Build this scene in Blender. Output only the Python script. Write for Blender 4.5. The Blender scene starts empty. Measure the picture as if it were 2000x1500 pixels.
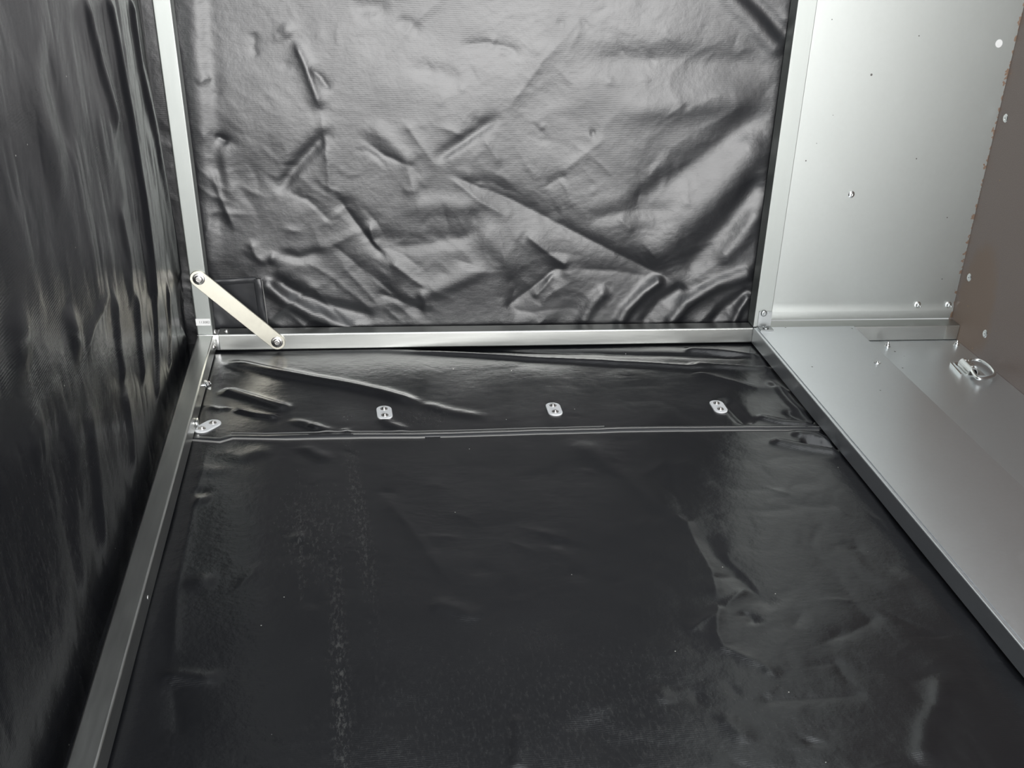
import bpy, bmesh, math
import numpy as np
from mathutils import Matrix, Vector

# ------------------------------------------------------------------ camera
scene = bpy.context.scene
C = bpy.context.scene.collection
F_PX, PPX, PPY = 2154.8555, 1189.9694, 1038.4252
CAM = np.array([0.28467, -2.02471, 0.78722])
RM = np.array([[0.978163, 0.201958, 0.049083], [-0.19779, 0.832011, 0.518302], [0.063838, -0.516692, 0.853788]])
cam_data = bpy.data.cameras.new('camera')
cam = bpy.data.objects.new('camera', cam_data)
C.objects.link(cam)
cam_data.sensor_width = 36.0
cam_data.sensor_fit = 'HORIZONTAL'
cam_data.lens = F_PX / 2000 * 36.0
cam_data.shift_x = (1000 - PPX) / 2000
cam_data.shift_y = (PPY - 750) / 2000
cam_data.clip_start = 0.01
m = Matrix(RM.tolist()) @ Matrix(((1, 0, 0), (0, 0, -1), (0, 1, 0)))
cam.matrix_world = Matrix.Translation(CAM.tolist()) @ m.to_4x4()
scene.camera = cam

# ------------------------------------------------------------------ light
scene.view_settings.view_transform = 'Standard'
scene.view_settings.look = 'None'
scene.view_settings.gamma = 1
scene.view_settings.use_curve_mapping = False
scene.view_settings.exposure = 0.0
world = bpy.data.worlds.new('daylight')
scene.world = world
world.use_nodes = True
wn = world.node_tree
wn.nodes.clear()
w_out = wn.nodes.new('ShaderNodeOutputWorld')
w_bg = wn.nodes.new('ShaderNodeBackground')
w_tc = wn.nodes.new('ShaderNodeTexCoord')
w_sep = wn.nodes.new('ShaderNodeSeparateXYZ')
w_ramp = wn.nodes.new('ShaderNodeValToRGB')
w_map = wn.nodes.new('ShaderNodeMapRange')
wn.links.new(w_tc.outputs['Generated'], w_sep.inputs[0])
wn.links.new(w_sep.outputs['Z'], w_map.inputs['Value'])
w_map.inputs['From Min'].default_value = -1
w_map.inputs['From Max'].default_value = 1
wn.links.new(w_map.outputs[0], w_ramp.inputs[0])
e = w_ramp.color_ramp.elements
e[0].position = 0.20
e[0].color = (0.05, 0.05, 0.05, 1)
e[1].position = 0.66
e[1].color = (0.46, 0.485, 0.50, 1)
mid = w_ramp.color_ramp.elements.new(0.45)
mid.color = (0.27, 0.28, 0.28, 1)
zen = w_ramp.color_ramp.elements.new(0.86)
zen.color = (0.72, 0.75, 0.77, 1)
wn.links.new(w_ramp.outputs[0], w_bg.inputs['Color'])
wn.links.new(w_bg.outputs[0], w_out.inputs[0])
w_bg.inputs['Strength'].default_value = 2.5
sun_data = bpy.data.lights.new('sun', 'SUN')
sun = bpy.data.objects.new('sun', sun_data)
C.objects.link(sun)
sun_data.energy = 6.2
sun_data.angle = math.radians(46)
sun_data.color = (1.0, 0.99, 0.98)
sun.rotation_euler = Vector((-0.14, 1.0, 0.05)).to_track_quat('-Z', 'Y').to_euler()
sun.location = (0.5, -4, 1.5)

# ------------------------------------------------------------------ dimensions (metres)
W = 0.0321          # height of the square tubes
WT = 0.0325         # their depth
WL = 0.0290         # width of the left tubes
XR = 1.045          # left face of the right-hand post and rail
XQ = 1.0813
XS = 1.2646
XP = 1.5056         # plywood
YP = 0.0428         # back steel panel
ZF = -W - 0.004     # bottom tarpaulin
YB = 0.0405         # back tarpaulin
XL = -0.046         # left tarpaulin
Y0 = -1.92          # open end
ZT = 1.80


def un(x, y, ax, val):
    """photo pixel -> point on the plane coordinate[ax] = val"""
    d = RM @ np.array([(x - PPX) / F_PX, 1.0, -(y - PPY) / F_PX])
    return CAM + (val - CAM[ax]) / d[ax] * d


# ------------------------------------------------------------------ materials
def new_mat(name):
    mt = bpy.data.materials.new(name)
    mt.use_nodes = True
    nt = mt.node_tree
    return mt, nt, nt.nodes['Principled BSDF']


def node(nt, kind, **kw):
    n = nt.nodes.new(kind)
    for k, v in kw.items():
        if k in n.inputs:
            n.inputs[k].default_value = v
        else:
            setattr(n, k, v)
    return n


def mixc(nt, fac, a, b, mode='MIX'):
    n = nt.nodes.new('ShaderNodeMix')
    n.data_type = 'RGBA'
    n.blend_type = mode
    for sock, v in ((n.inputs[0], fac), (n.inputs[6], a), (n.inputs[7], b)):
        if isinstance(v, (tuple, float, int)):
            sock.default_value = v
        else:
            nt.links.new(v, sock)
    return n.outputs[2]


def mathn(nt, op, a, b=0.0, c=None, clamp=False):
    n = nt.nodes.new('ShaderNodeMath')
    n.operation = op
    n.use_clamp = clamp
    for s, v in zip(n.inputs, (a, b, c)):
        if v is None:
            continue
        if isinstance(v, (int, float)):
            s.default_value = v
        else:
            nt.links.new(v, s)
    return n.outputs[0]


def ramp(nt, src, p0, c0, p1, c1):
    n = nt.nodes.new('ShaderNodeValToRGB')
    n.color_ramp.elements[0].position = p0
    n.color_ramp.elements[0].color = c0 if isinstance(c0, tuple) else (c0, c0, c0, 1)
    n.color_ramp.elements[1].position = p1
    n.color_ramp.elements[1].color = c1 if isinstance(c1, tuple) else (c1, c1, c1, 1)
    nt.links.new(src, n.inputs[0])
    return n.outputs[0]


def vinyl(name, rib_axis, base, rough, dust=None):
    mt, nt, b = new_mat(name)
    tc = node(nt, 'ShaderNodeTexCoord')
    sep = node(nt, 'ShaderNodeSeparateXYZ')
    nt.links.new(tc.outputs['Object'], sep.inputs[0])
    n1 = node(nt, 'ShaderNodeTexNoise', Scale=9.0, Detail=5.0)
    nt.links.new(tc.outputs['Object'], n1.inputs['Vector'])
    n2 = node(nt, 'ShaderNodeTexNoise', Scale=900.0, Detail=2.0)
    nt.links.new(tc.outputs['Object'], n2.inputs['Vector'])
    # woven ribs pressing through the coating
    rib = mathn(nt, 'SINE', mathn(nt, 'MULTIPLY', sep.outputs[rib_axis], 2 * math.pi / 0.0032))
    ribmask = ramp(nt, n1.outputs[0], 0.45, 0.0, 0.75, 1.0)
    ribm = mathn(nt, 'MULTIPLY', rib, mathn(nt, 'ADD', mathn(nt, 'MULTIPLY', ribmask, 0.8), 0.25))
    hh = mathn(nt, 'ADD', mathn(nt, 'MULTIPLY', ribm, 0.5), mathn(nt, 'MULTIPLY', n2.outputs[0], 0.5))
    bump = node(nt, 'ShaderNodeBump', Strength=0.45, Distance=0.0002)
    nt.links.new(hh, bump.inputs['Height'])
    n5 = node(nt, 'ShaderNodeTexNoise', Scale=70.0, Detail=4.0, Roughness=0.55)
    nt.links.new(tc.outputs['Object'], n5.inputs['Vector'])
    bump5 = node(nt, 'ShaderNodeBump', Strength=0.5, Distance=0.0011)
    nt.links.new(n5.outputs[0], bump5.inputs['Height'])
    nt.links.new(bump5.outputs[0], bump.inputs['Normal'])
    nt.links.new(bump.outputs[0], b.inputs['Normal'])
    r = mathn(nt, 'ADD', mathn(nt, 'MULTIPLY', n1.outputs[0], 0.12), rough - 0.06)
    col = (base[0], base[1], base[2], 1)
    if dust:
        # chalky scuffs (a band of fine streaks) and scattered specks of dirt
        n3 = node(nt, 'ShaderNodeTexNoise', Scale=110.0, Detail=8.0, Roughness=0.75)
        mp = node(nt, 'ShaderNodeMapping')
        mp.inputs['Scale'].default_value = dust['stretch']
        nt.links.new(tc.outputs['Object'], mp.inputs[0])
        nt.links.new(mp.outputs[0], n3.inputs['Vector'])
        tot = None
        for (cx, cy, rx, ry, a, amp) in dust['bands']:
            ca, sa = math.cos(a), math.sin(a)
            px = mathn(nt, 'SUBTRACT', sep.outputs[dust['u']], cx)
            py = mathn(nt, 'SUBTRACT', sep.outputs[dust['v']], cy)
            du = mathn(nt, 'DIVIDE', mathn(nt, 'ADD', mathn(nt, 'MULTIPLY', px, ca), mathn(nt, 'MULTIPLY', py, sa)), rx)
            dv = mathn(nt, 'DIVIDE', mathn(nt, 'SUBTRACT', mathn(nt, 'MULTIPLY', py, ca), mathn(nt, 'MULTIPLY', px, sa)), ry)
            q = mathn(nt, 'ADD', mathn(nt, 'MULTIPLY', du, du), mathn(nt, 'MULTIPLY', dv, dv))
            g = mathn(nt, 'MULTIPLY', mathn(nt, 'POWER', 2.718, mathn(nt, 'MULTIPLY', q, -1.0)), amp)
            tot = g if tot is None else mathn(nt, 'ADD', tot, g)
        sm = ramp(nt, n3.outputs[0], 0.50, 0.0, 0.72, 1.0)
        scuff = mathn(nt, 'MULTIPLY', tot, sm, clamp=True)
        vo = node(nt, 'ShaderNodeTexVoronoi', Scale=22.0)
        nt.links.new(tc.outputs['Object'], vo.inputs['Vector'])
        sp = mathn(nt, 'LESS_THAN', vo.outputs['Distance'], 0.018)
        c1 = mixc(nt, scuff, col, (0.10, 0.10, 0.095, 1))
        c2 = mixc(nt, sp, c1, (0.55, 0.55, 0.5, 1))
        nt.links.new(c2, b.inputs['Base Color'])
        r = mathn(nt, 'ADD', r, mathn(nt, 'MULTIPLY', scuff, 0.35), clamp=True)
    else:
        b.inputs['Base Color'].default_value = col
    nt.links.new(r, b.inputs['Roughness'])
    b.inputs['Specular IOR Level'].default_value = 0.78
    return mt


def galv(name, base, rough, scale=60.0, contrast=0.06, brushed=None, bump_d=0.0002, marks=None):
    mt, nt, b = new_mat(name)
    tc = node(nt, 'ShaderNodeTexCoord')
    mp = node(nt, 'ShaderNodeMapping')
    nt.links.new(tc.outputs['Object'], mp.inputs[0])
    if brushed:
        mp.inputs['Scale'].default_value = brushed
    n1 = node(nt, 'ShaderNodeTexNoise', Scale=scale, Detail=4.0, Roughness=0.6)
    nt.links.new(mp.outputs[0], n1.inputs['Vector'])
    n2 = node(nt, 'ShaderNodeTexNoise', Scale=5.0, Detail=3.0)
    nt.links.new(tc.outputs['Object'], n2.inputs['Vector'])
    lo = tuple(c * (1 - contrast) for c in base) + (1,)
    hi = tuple(min(1, c * (1 + contrast)) for c in base) + (1,)
    c = mixc(nt, n1.outputs[0], lo, hi)
    c = mixc(nt, mathn(nt, 'MULTIPLY', n2.outputs[0], 0.25), c, tuple(x * 0.85 for x in base) + (1,))
    if marks:
        sep = node(nt, 'ShaderNodeSeparateXYZ')
        nt.links.new(tc.outputs['Object'], sep.inputs[0])
        for (cx, cy, r, colr) in marks['spots']:
            dx = mathn(nt, 'SUBTRACT', sep.outputs[marks['u']], float(cx))
            dy = mathn(nt, 'SUBTRACT', sep.outputs[marks['v']], float(cy))
            d2 = mathn(nt, 'ADD', mathn(nt, 'MULTIPLY', dx, dx), mathn(nt, 'MULTIPLY', dy, dy))
            c = mixc(nt, mathn(nt, 'LESS_THAN', d2, r * r), c, colr)
        if 'rust_u' in marks:   # rust creeping in from the edge against the plywood
            ed = mathn(nt, 'SUBTRACT', marks['rust_u'], sep.outputs[marks['u']])
            n4 = node(nt, 'ShaderNodeTexNoise', Scale=95.0, Detail=5.0)
            nt.links.new(tc.outputs['Object'], n4.inputs['Vector'])
            lim = mathn(nt, 'MULTIPLY', ramp(nt, n4.outputs[0], 0.48, 0.0, 0.75, 1.0), 0.012)
            rm = mathn(nt, 'LESS_THAN', ed, lim)
            c = mixc(nt, mathn(nt, 'MULTIPLY', rm, 0.7), c, (0.33, 0.17, 0.08, 1))
    nt.links.new(c, b.inputs['Base Color'])
    b.inputs['Metallic'].default_value = 1.0
    r = mathn(nt, 'ADD', mathn(nt, 'MULTIPLY', n1.outputs[0], 0.10), rough - 0.05)
    nt.links.new(r, b.inputs['Roughness'])
    bump = node(nt, 'ShaderNodeBump', Strength=0.35, Distance=bump_d)
    nt.links.new(n1.outputs[0], bump.inputs['Height'])
    nt.links.new(bump.outputs[0], b.inputs['Normal'])
    return mt


def plain(name, col, rough, metal=0.0):
    mt, nt, b = new_mat(name)
    tc = node(nt, 'ShaderNodeTexCoord')
    n1 = node(nt, 'ShaderNodeTexNoise', Scale=120.0, Detail=3.0)
    nt.links.new(tc.outputs['Object'], n1.inputs['Vector'])
    c = mixc(nt, n1.outputs[0], tuple(x * 0.93 for x in col) + (1,), tuple(min(1, x * 1.05) for x in col) + (1,))
    nt.links.new(c, b.inputs['Base Color'])
    b.inputs['Roughness'].default_value = rough
    b.inputs['Metallic'].default_value = metal
    return mt


def plywood_mat():
    mt, nt, b = new_mat('brown film faced plywood')
    tc = node(nt, 'ShaderNodeTexCoord')
    sep = node(nt, 'ShaderNodeSeparateXYZ')
    nt.links.new(tc.outputs['Object'], sep.inputs[0])
    n1 = node(nt, 'ShaderNodeTexNoise', Scale=6.0, Detail=6.0, Roughness=0.6)
    nt.links.new(tc.outputs['Object'], n1.inputs['Vector'])
    n2 = node(nt, 'ShaderNodeTexNoise', Scale=520.0, Detail=2.0)
    nt.links.new(tc.outputs['Object'], n2.inputs['Vector'])
    c = mixc(nt, n2.outputs[0], (0.165, 0.128, 0.112, 1), (0.26, 0.208, 0.185, 1))
    # dried water stain in the low corner
    p = (-0.03, 0.06)
    du = mathn(nt, 'DIVIDE', mathn(nt, 'SUBTRACT', sep.outputs[1], p[0]), 0.085)
    dv = mathn(nt, 'DIVIDE', mathn(nt, 'SUBTRACT', sep.outputs[2], p[1]), 0.13)
    q = mathn(nt, 'ADD', mathn(nt, 'MULTIPLY', du, du), mathn(nt, 'MULTIPLY', dv, dv))
    q = mathn(nt, 'ADD', q, mathn(nt, 'MULTIPLY', mathn(nt, 'SUBTRACT', n1.outputs[0], 0.5), 2.4))
    st = ramp(nt, q, 0.55, 1.0, 1.0, 0.0)
    c = mixc(nt, mathn(nt, 'MULTIPLY', st, 0.55), c, (0.24, 0.165, 0.115, 1))
    vo = node(nt, 'ShaderNodeTexVoronoi', Scale=26.0)
    nt.links.new(tc.outputs['Object'], vo.inputs['Vector'])
    c = mixc(nt, mathn(nt, 'LESS_THAN', vo.outputs['Distance'], 0.035), c, (0.42, 0.25, 0.12, 1))
    nt.links.new(c, b.inputs['Base Color'])
    r = mathn(nt, 'ADD', mathn(nt, 'MULTIPLY', st, 0.12), 0.36)
    nt.links.new(r, b.inputs['Roughness'])
    bump = node(nt, 'ShaderNodeBump', Strength=0.4, Distance=0.0004)
    nt.links.new(n2.outputs[0], bump.inputs['Height'])
    nt.links.new(bump.outputs[0], b.inputs['Normal'])
    return mt


BASE = (0.009, 0.0095, 0.0115)
M_BACK = vinyl('black vinyl back', 2, BASE, 0.40)
fx = un(650, 1200, 2, ZF)
M_FLOOR = vinyl('black vinyl bottom', 1, BASE, 0.24, dust=dict(
    u=0, v=1, stretch=(2.2, 0.7, 1.0), bands=[
        (fx[0] + 0.01, fx[1] - 0.15, 0.008, 0.24, 0.03, 1.2),
        (fx[0] + 0.035, fx[1] + 0.25, 0.012, 0.20, 0.06, 0.9),
        (fx[0] - 0.045, fx[1] + 0.18, 0.005, 0.12, 0.05, 0.6),
        (fx[0] - 0.03, fx[1] + 0.22, 0.05, 0.13, 0.0, 0.5),
        (0.50, -1.10, 0.35, 0.15, 0.0, 0.25),
        (0.36, -0.30, 0.05, 0.04, 0.0, 0.35)]))
M_LEFT = vinyl('black vinyl left', 2, BASE, 0.25, dust=dict(
    u=1, v=2, stretch=(1.0, 1.6, 0.6), bands=[(-1.0, 0.12, 0.16, 0.12, 0.0, 0.35)]))
M_TAPE = plain('black welded strip', (0.03, 0.031, 0.034), 0.30)
M_THREAD = plain('light thread', (0.20, 0.20, 0.195), 0.5)
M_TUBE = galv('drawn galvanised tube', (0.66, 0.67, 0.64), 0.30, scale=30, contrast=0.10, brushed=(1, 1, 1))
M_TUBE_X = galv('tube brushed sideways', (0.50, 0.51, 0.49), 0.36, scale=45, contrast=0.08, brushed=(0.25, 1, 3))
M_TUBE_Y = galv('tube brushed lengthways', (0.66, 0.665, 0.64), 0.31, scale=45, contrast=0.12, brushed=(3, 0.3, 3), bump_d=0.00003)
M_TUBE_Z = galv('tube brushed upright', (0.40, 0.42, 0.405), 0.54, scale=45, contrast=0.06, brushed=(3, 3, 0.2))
sp = []
for (x, y, r) in ((1702, 146, .0022), (1790, 310, .0013), (1574, 314, .0014), (1625, 38, .0010), (1795, 70, .0012),
                  (1595, 280, .0008), (1922, 322, .0012), (1627, 225, .0008), (1850, 425, .0012), (1840, 545, .0012)):
    q = un(x, y, 1, YP)
    sp.append((q[0], q[2], r, (0.12, 0.12, 0.11, 1)))
M_PANEL = galv('galvanised back sheet', (0.455, 0.475, 0.462), 0.50, scale=110, contrast=0.05,
               marks=dict(u=0, v=2, spots=sp, rust_u=XP))
sp = []
for (x, y, r) in ((1534, 641, .0018), (1664, 643, .0018), (1586, 718, .0018), (1719, 764, .0014)):
    q = un(x, y, 2, 0)
    sp.append((q[0], q[1], r, (0.25, 0.25, 0.25, 1)))
M_SHEET = galv('galvanised ledge sheet', (0.93, 0.955, 0.975), 0.40, scale=140, contrast=0.03, bump_d=0.00002, marks=dict(u=0, v=1, spots=sp))
sp = []
for (x, y, r) in ((1748, 686, .0022), (1763, 718, .0018), (1732, 702, .0016), (1766, 695, .0008)):
    q = un(x, y, 2, -W)
    sp.append((q[0], q[1], r, (0.2, 0.2, 0.2, 1)))
M_SIDE = galv('galvanised lower sheet', (0.86, 0.89, 0.91), 0.38, scale=140, contrast=0.03, bump_d=0.00002, marks=dict(u=0, v=1, spots=sp))
M_BRACE = galv('yellow passivated flat bar', (0.80, 0.775, 0.67), 0.42, scale=180, contrast=0.05)
M_ZINC = galv('bright zinc', (0.85, 0.86, 0.85), 0.20, scale=200, contrast=0.05)
M_STEEL = galv('rivet steel', (0.78, 0.76, 0.74), 0.28, scale=200, contrast=0.10)
M_BRKT = galv('bracket steel', (0.38, 0.395, 0.395), 0.36, scale=200, contrast=0.05)
M_WHITE = plain('white plate', (0.86, 0.87, 0.88), 0.32, 0.0)
M_LABEL = plain('white label', (0.85, 0.85, 0.84), 0.5)
M_INK = plain('dark ink', (0.05, 0.05, 0.05), 0.6)
M_DARK = plain('dark gap', (0.02, 0.02, 0.02), 0.7)
M_PLY = plywood_mat()


# ------------------------------------------------------------------ object helpers
def link(name, me, mat, parent=None, smooth=True):
    o = bpy.data.objects.new(name, me)
    if mat:
        me.materials.append(mat)
    C.objects.link(o)
    if parent:
        o.parent = parent
        o.matrix_parent_inverse = Matrix.Identity(4)
        if parent.name in BASES:
            o.location = tuple(-c for c in BASES[parent.name])
    return o


BASES = {}


def from_bm(name, bm, mat, parent=None, angle=35, wn_=False):
    bmesh.ops.recalc_face_normals(bm, faces=bm.faces)
    me = bpy.data.meshes.new(name)
    for f in bm.faces:
        f.smooth = True
    bm.to_mesh(me)
    bm.free()
    me.set_sharp_from_angle(angle=math.radians(angle))
    o = link(name, me, mat, parent)
    if wn_:
        md = o.modifiers.new('even shading', 'WEIGHTED_NORMAL')
        md.keep_sharp = True
        md.weight = 100
    return o


def tag(o, label=None, cat=None, group=None, kind=None):
    if label:
        o['label'] = label
    if cat:
        o['category'] = cat
    if group:
        o['group'] = group
    if kind:
        o['kind'] = kind
    return o


def empty(name, loc):
    o = bpy.data.objects.new(name, None)
    C.objects.link(o)
    o.location = loc
    o.empty_display_size = 0.02
    BASES[o.name] = tuple(loc)
    return o


def bm_box(bm, lo, hi, bev=0.0, seg=3, edges=None):
    mat = Matrix.Translation([(a + b) / 2 for a, b in zip(lo, hi)]) @ Matrix.Diagonal([b - a for a, b in zip(lo, hi)] + [1])
    r = bmesh.ops.create_cube(bm, size=1, matrix=mat)
    if bev > 0:
        es = list({e for v in r['verts'] for e in v.link_edges})
        if edges is not None:
            es = [e for e in es if abs((e.verts[0].co - e.verts[1].co).normalized()[edges]) > 0.9]
        bmesh.ops.bevel(bm, geom=es, offset=bev, segments=seg, profile=0.5, affect='EDGES')
    return bm


def box(name, lo, hi, mat, parent=None, bev=0.0, seg=3, edges=None):
    return from_bm(name, bm_box(bmesh.new(), lo, hi, bev, seg, edges), mat, parent, 60 if bev > .001 else 35, bev > .001)


def frame_of(n, up=None):
    n = Vector(n).normalized()
    u = Vector(up) if up is not None else (Vector((0, 0, 1)) if abs(n.z) < 0.9 else Vector((1, 0, 0)))
    t = (u - n * u.dot(n)).normalized()
    s = t.cross(n)
    return Matrix((s, t, n)).transposed()


def lathe(bm, c, n, prof, seg=28, up=None, slot=None):
    """prof = [(radius, height)...] turned about axis n through c"""
    R = frame_of(n, up)
    rings = []
    for r, h in prof:
        if r < 1e-7:
            rings.append([bm.verts.new(Vector(c) + R @ Vector((0, 0, h)))])
        else:
            rings.append([bm.verts.new(Vector(c) + R @ Vector((r * math.cos(2 * math.pi * i / seg), r * math.sin(2 * math.pi * i / seg), h)))
                          for i in range(seg)])
    for a, b in zip(rings, rings[1:]):
        for i in range(seg):
            j = (i + 1) % seg
            if len(a) == 1 and len(b) == 1:
                continue
            if len(b) == 1:
                bm.faces.new((a[i], a[j], b[0]))
            elif len(a) == 1:
                bm.faces.new((a[0], b[j], b[i]))
            else:
                bm.faces.new((a[i], a[j], b[j], b[i]))
    return bm


def dome_rivet(name, c, n, r, h, mat, parent=None, seg=24):
    prof = [(0.0, h), (r * .3, h * .96), (r * .55, h * .82), (r * .78, h * .58), (r * .93, h * .3), (r, 0.0), (r, -0.0004)]
    return from_bm(name, lathe(bmesh.new(), c, n, prof, seg), mat, parent, 60)


def pop_rivet(name, c, n, r, h, mat, parent=None):
    """flange, dome with a hollow and the broken pin in it"""
    prof = [(0, h * .55), (r * .22, h * .55), (r * .26, h * .35), (r * .34, h * .4), (r * .40, h), (r * .6, h * .9),
            (r * .85, h * .5), (r, h * .12), (r, -0.0004)]
    return from_bm(name, lathe(bmesh.new(), c, n, prof, 26), mat, parent, 50)


def bolt_head(name, c, n, r, h, mat, parent=None, washer=True, up=None):
    bm = bmesh.new()
    if washer:
        lathe(bm, c, n, [(r * .5, 0.0012), (r * 1.35, 0.0012), (r * 1.42, 0.0006), (r * 1.42, -0.0003)], 30)
    # socket button head
    lathe(bm, c, n, [(0, h * .72), (r * .44, h * .72), (r * .5, h * .98), (r * .6, h), (r * .82, h * .85), (r * .96, h * .5), (r, 0)], 30)
    R = frame_of(n, up)
    # slot bar left standing in the socket
    for k in range(1):
        m4 = Matrix.Translation(Vector(c) + R @ Vector((0, 0, h * .78))) @ R.to_4x4() @ Matrix.Rotation(0.6, 4, 'Z') @ Matrix.Diagonal((r * .75, r * .14, h * .3, 1))
        bmesh.ops.create_cube(bm, size=1, matrix=m4)
    return from_bm(name, bm, mat, parent, 50)


def stadium(bm, a, b, r, n, t, seg=14, holes=None, bev=0.0006):
    """flat bar with rounded ends from a to b (centres), half width r, normal n, thickness t"""
    a, b, n = Vector(a), Vector(b), Vector(n).normalized()
    d = (b - a).normalized()
    s = n.cross(d)
    pts = []
    for i in range(seg + 1):
        th = -math.pi / 2 + math.pi * i / seg
        pts.append(b + d * r * math.cos(th) + s * r * math.sin(th))
    for i in range(seg + 1):
        th = math.pi / 2 + math.pi * i / seg
        pts.append(a + d * r * math.cos(th) + s * r * math.sin(th))
    c = (a + b) / 2
    lv = []
    for (off, k) in ((0, 1.0), (t - bev, 1.0), (t, 1 - bev / r)):
        lv.append([bm.verts.new((p if k == 1.0 else (c + (p - c) * 1.0 - (p - (a if (p - c).dot(d) < 0 else b)).normalized() * bev)) + n * off) for p in pts])
    N = len(pts)
    for A, B in zip(lv, lv[1:]):
        for i in range(N):
            bm.faces.new((A[i], A[(i + 1) % N], B[(i + 1) % N], B[i]))
    bm.faces.new(lv[-1])
    bm.faces.new(lv[0][::-1])
    return bm


def tube_path(bm, pts, r, seg=10, closed=False):
    n = len(pts)
    pts = [Vector(p) for p in pts]
    rings = []
    prev = None
    for i, p in enumerate(pts):
        if closed:
            d = (pts[(i + 1) % n] - pts[i - 1]).normalized()
        else:
            d = (pts[min(i + 1, n - 1)] - pts[max(i - 1, 0)]).normalized()
        u = prev if prev is not None else (Vector((0, 0, 1)) if abs(d.z) < .9 else Vector((1, 0, 0)))
        u = (u - d * u.dot(d)).normalized()
        prev = u
        v = d.cross(u)
        rings.append([bm.verts.new(p + (u * math.cos(2 * math.pi * k / seg) + v * math.sin(2 * math.pi * k / seg)) * r) for k in range(seg)])
    rng = range(n if closed else n - 1)
    for i in rng:
        A, B = rings[i], rings[(i + 1) % n]
        for k in range(seg):
            bm.faces.new((A[k], A[(k + 1) % seg], B[(k + 1) % seg], B[k]))
    if not closed:
        bm.faces.new(rings[0][::-1])
        bm.faces.new(rings[-1])
    return bm


# ------------------------------------------------------------------ cloth relief
rng = np.random.RandomState(7)


TABLES = {}


def vnoise(u, v, cell, seed):
    if seed not in TABLES:
        TABLES[seed] = np.random.RandomState(seed).rand(256, 256) * 2 - 1
    T = TABLES[seed]
    x, y = u / cell + 57.3, v / cell + 31.7
    xi, yi = np.floor(x).astype(int), np.floor(y).astype(int)
    fx_, fy_ = x - xi, y - yi
    sx, sy = fx_ ** 3 * (fx_ * (fx_ * 6 - 15) + 10), fy_ ** 3 * (fy_ * (fy_ * 6 - 15) + 10)
    a, b = T[xi % 256, yi % 256], T[(xi + 1) % 256, yi % 256]
    c, d = T[xi % 256, (yi + 1) % 256], T[(xi + 1) % 256, (yi + 1) % 256]
    return (a * (1 - sx) + b * sx) * (1 - sy) + (c * (1 - sx) + d * sx) * sy


def crease(u, v, pts, amp, w1, w2=None, kind='sharp', taper=0.25):
    """ridge (amp>0) or valley (amp<0) along a polyline in (u,v). w1: falloff on the left of the direction, w2 on its right"""
    w2 = w1 if w2 is None else w2
    P = np.array(pts, float)
    L = np.r_[0, np.cumsum(np.hypot(*(P[1:] - P[:-1]).T))]
    pad = (6.5 if kind == 'sharp' else 3.2) * max(w1, w2)
    lo, hi = P.min(0) - pad, P.max(0) + pad
    if u.ndim == 2 and u.size > 4:
        K = (u > lo[0]) & (u < hi[0]) & (v > lo[1]) & (v < hi[1])
        out = np.zeros(u.shape)
        if K.any():
            out[K] = crease(u[K], v[K], pts, amp, w1, w2, kind, taper)
        return out
    best = np.full(u.shape, 1e9)
    side = np.zeros(u.shape)
    tt = np.zeros(u.shape)
    for i in range(len(P) - 1):
        d = P[i + 1] - P[i]
        l = np.hypot(*d)
        if l < 1e-9:
            continue
        d = d / l
        du, dv = u - P[i, 0], v - P[i, 1]
        t = np.clip(du * d[0] + dv * d[1], 0, l)
        ex, ey = du - t * d[0], dv - t * d[1]
        dist = np.hypot(ex, ey)
        k = dist < best
        best[k] = dist[k]
        side[k] = (d[0] * ey - d[1] * ex)[k]
        tt[k] = ((L[i] + t) / L[-1])[k]
    w = np.where(side > 0, w1, w2)
    if taper > 0:
        taper = max(taper, min(.5, 1.6 * max(w1, w2) / L[-1]))
        tp = np.clip(np.minimum(tt, 1 - tt) / taper, 0, 1)
        tp = tp * tp * (3 - 2 * tp)
    else:
        tp = 1.0
    if kind == 'sharp':
        s = np.sqrt(best ** 2 + 0.0012 ** 2) - 0.0012
        h = np.exp(-s / w)
    else:
        h = np.exp(-(best / w) ** 2)
    return amp * h * tp


def random_creases(u, v, n, box_, amp, width, length, seed, ang=None, spread=0.6):
    r = np.random.RandomState(seed)
    h = np.zeros(u.shape)
    for _ in range(n):
        cu, cv = box_[0] + r.rand() * (box_[1] - box_[0]), box_[2] + r.rand() * (box_[3] - box_[2])
        a = r.rand() * math.pi if ang is None else ang + r.randn() * spread
        l = length * (0.4 + r.rand())
        wd = width * (0.5 + r.rand())
        du, dv = math.cos(a) * l / 2, math.sin(a) * l / 2
        bend = (r.rand() - .5) * l * .3
        pts = [(cu - du, cv - dv), (cu - dv / l * bend, cv + du / l * bend), (cu + du, cv + dv)]
        lo_u, hi_u = cu - l - 4 * wd, cu + l + 4 * wd
        lo_v, hi_v = cv - l - 4 * wd, cv + l + 4 * wd
        k = (u > lo_u) & (u < hi_u) & (v > lo_v) & (v < hi_v)
        if not k.any():
            continue
        am = amp * (0.4 + r.rand()) * (1 if r.rand() < .5 else -1)
        h[k] += crease(u[k], v[k], pts, am, wd, wd * (0.5 + r.rand()), 'sharp', .5)
    return h


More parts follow.
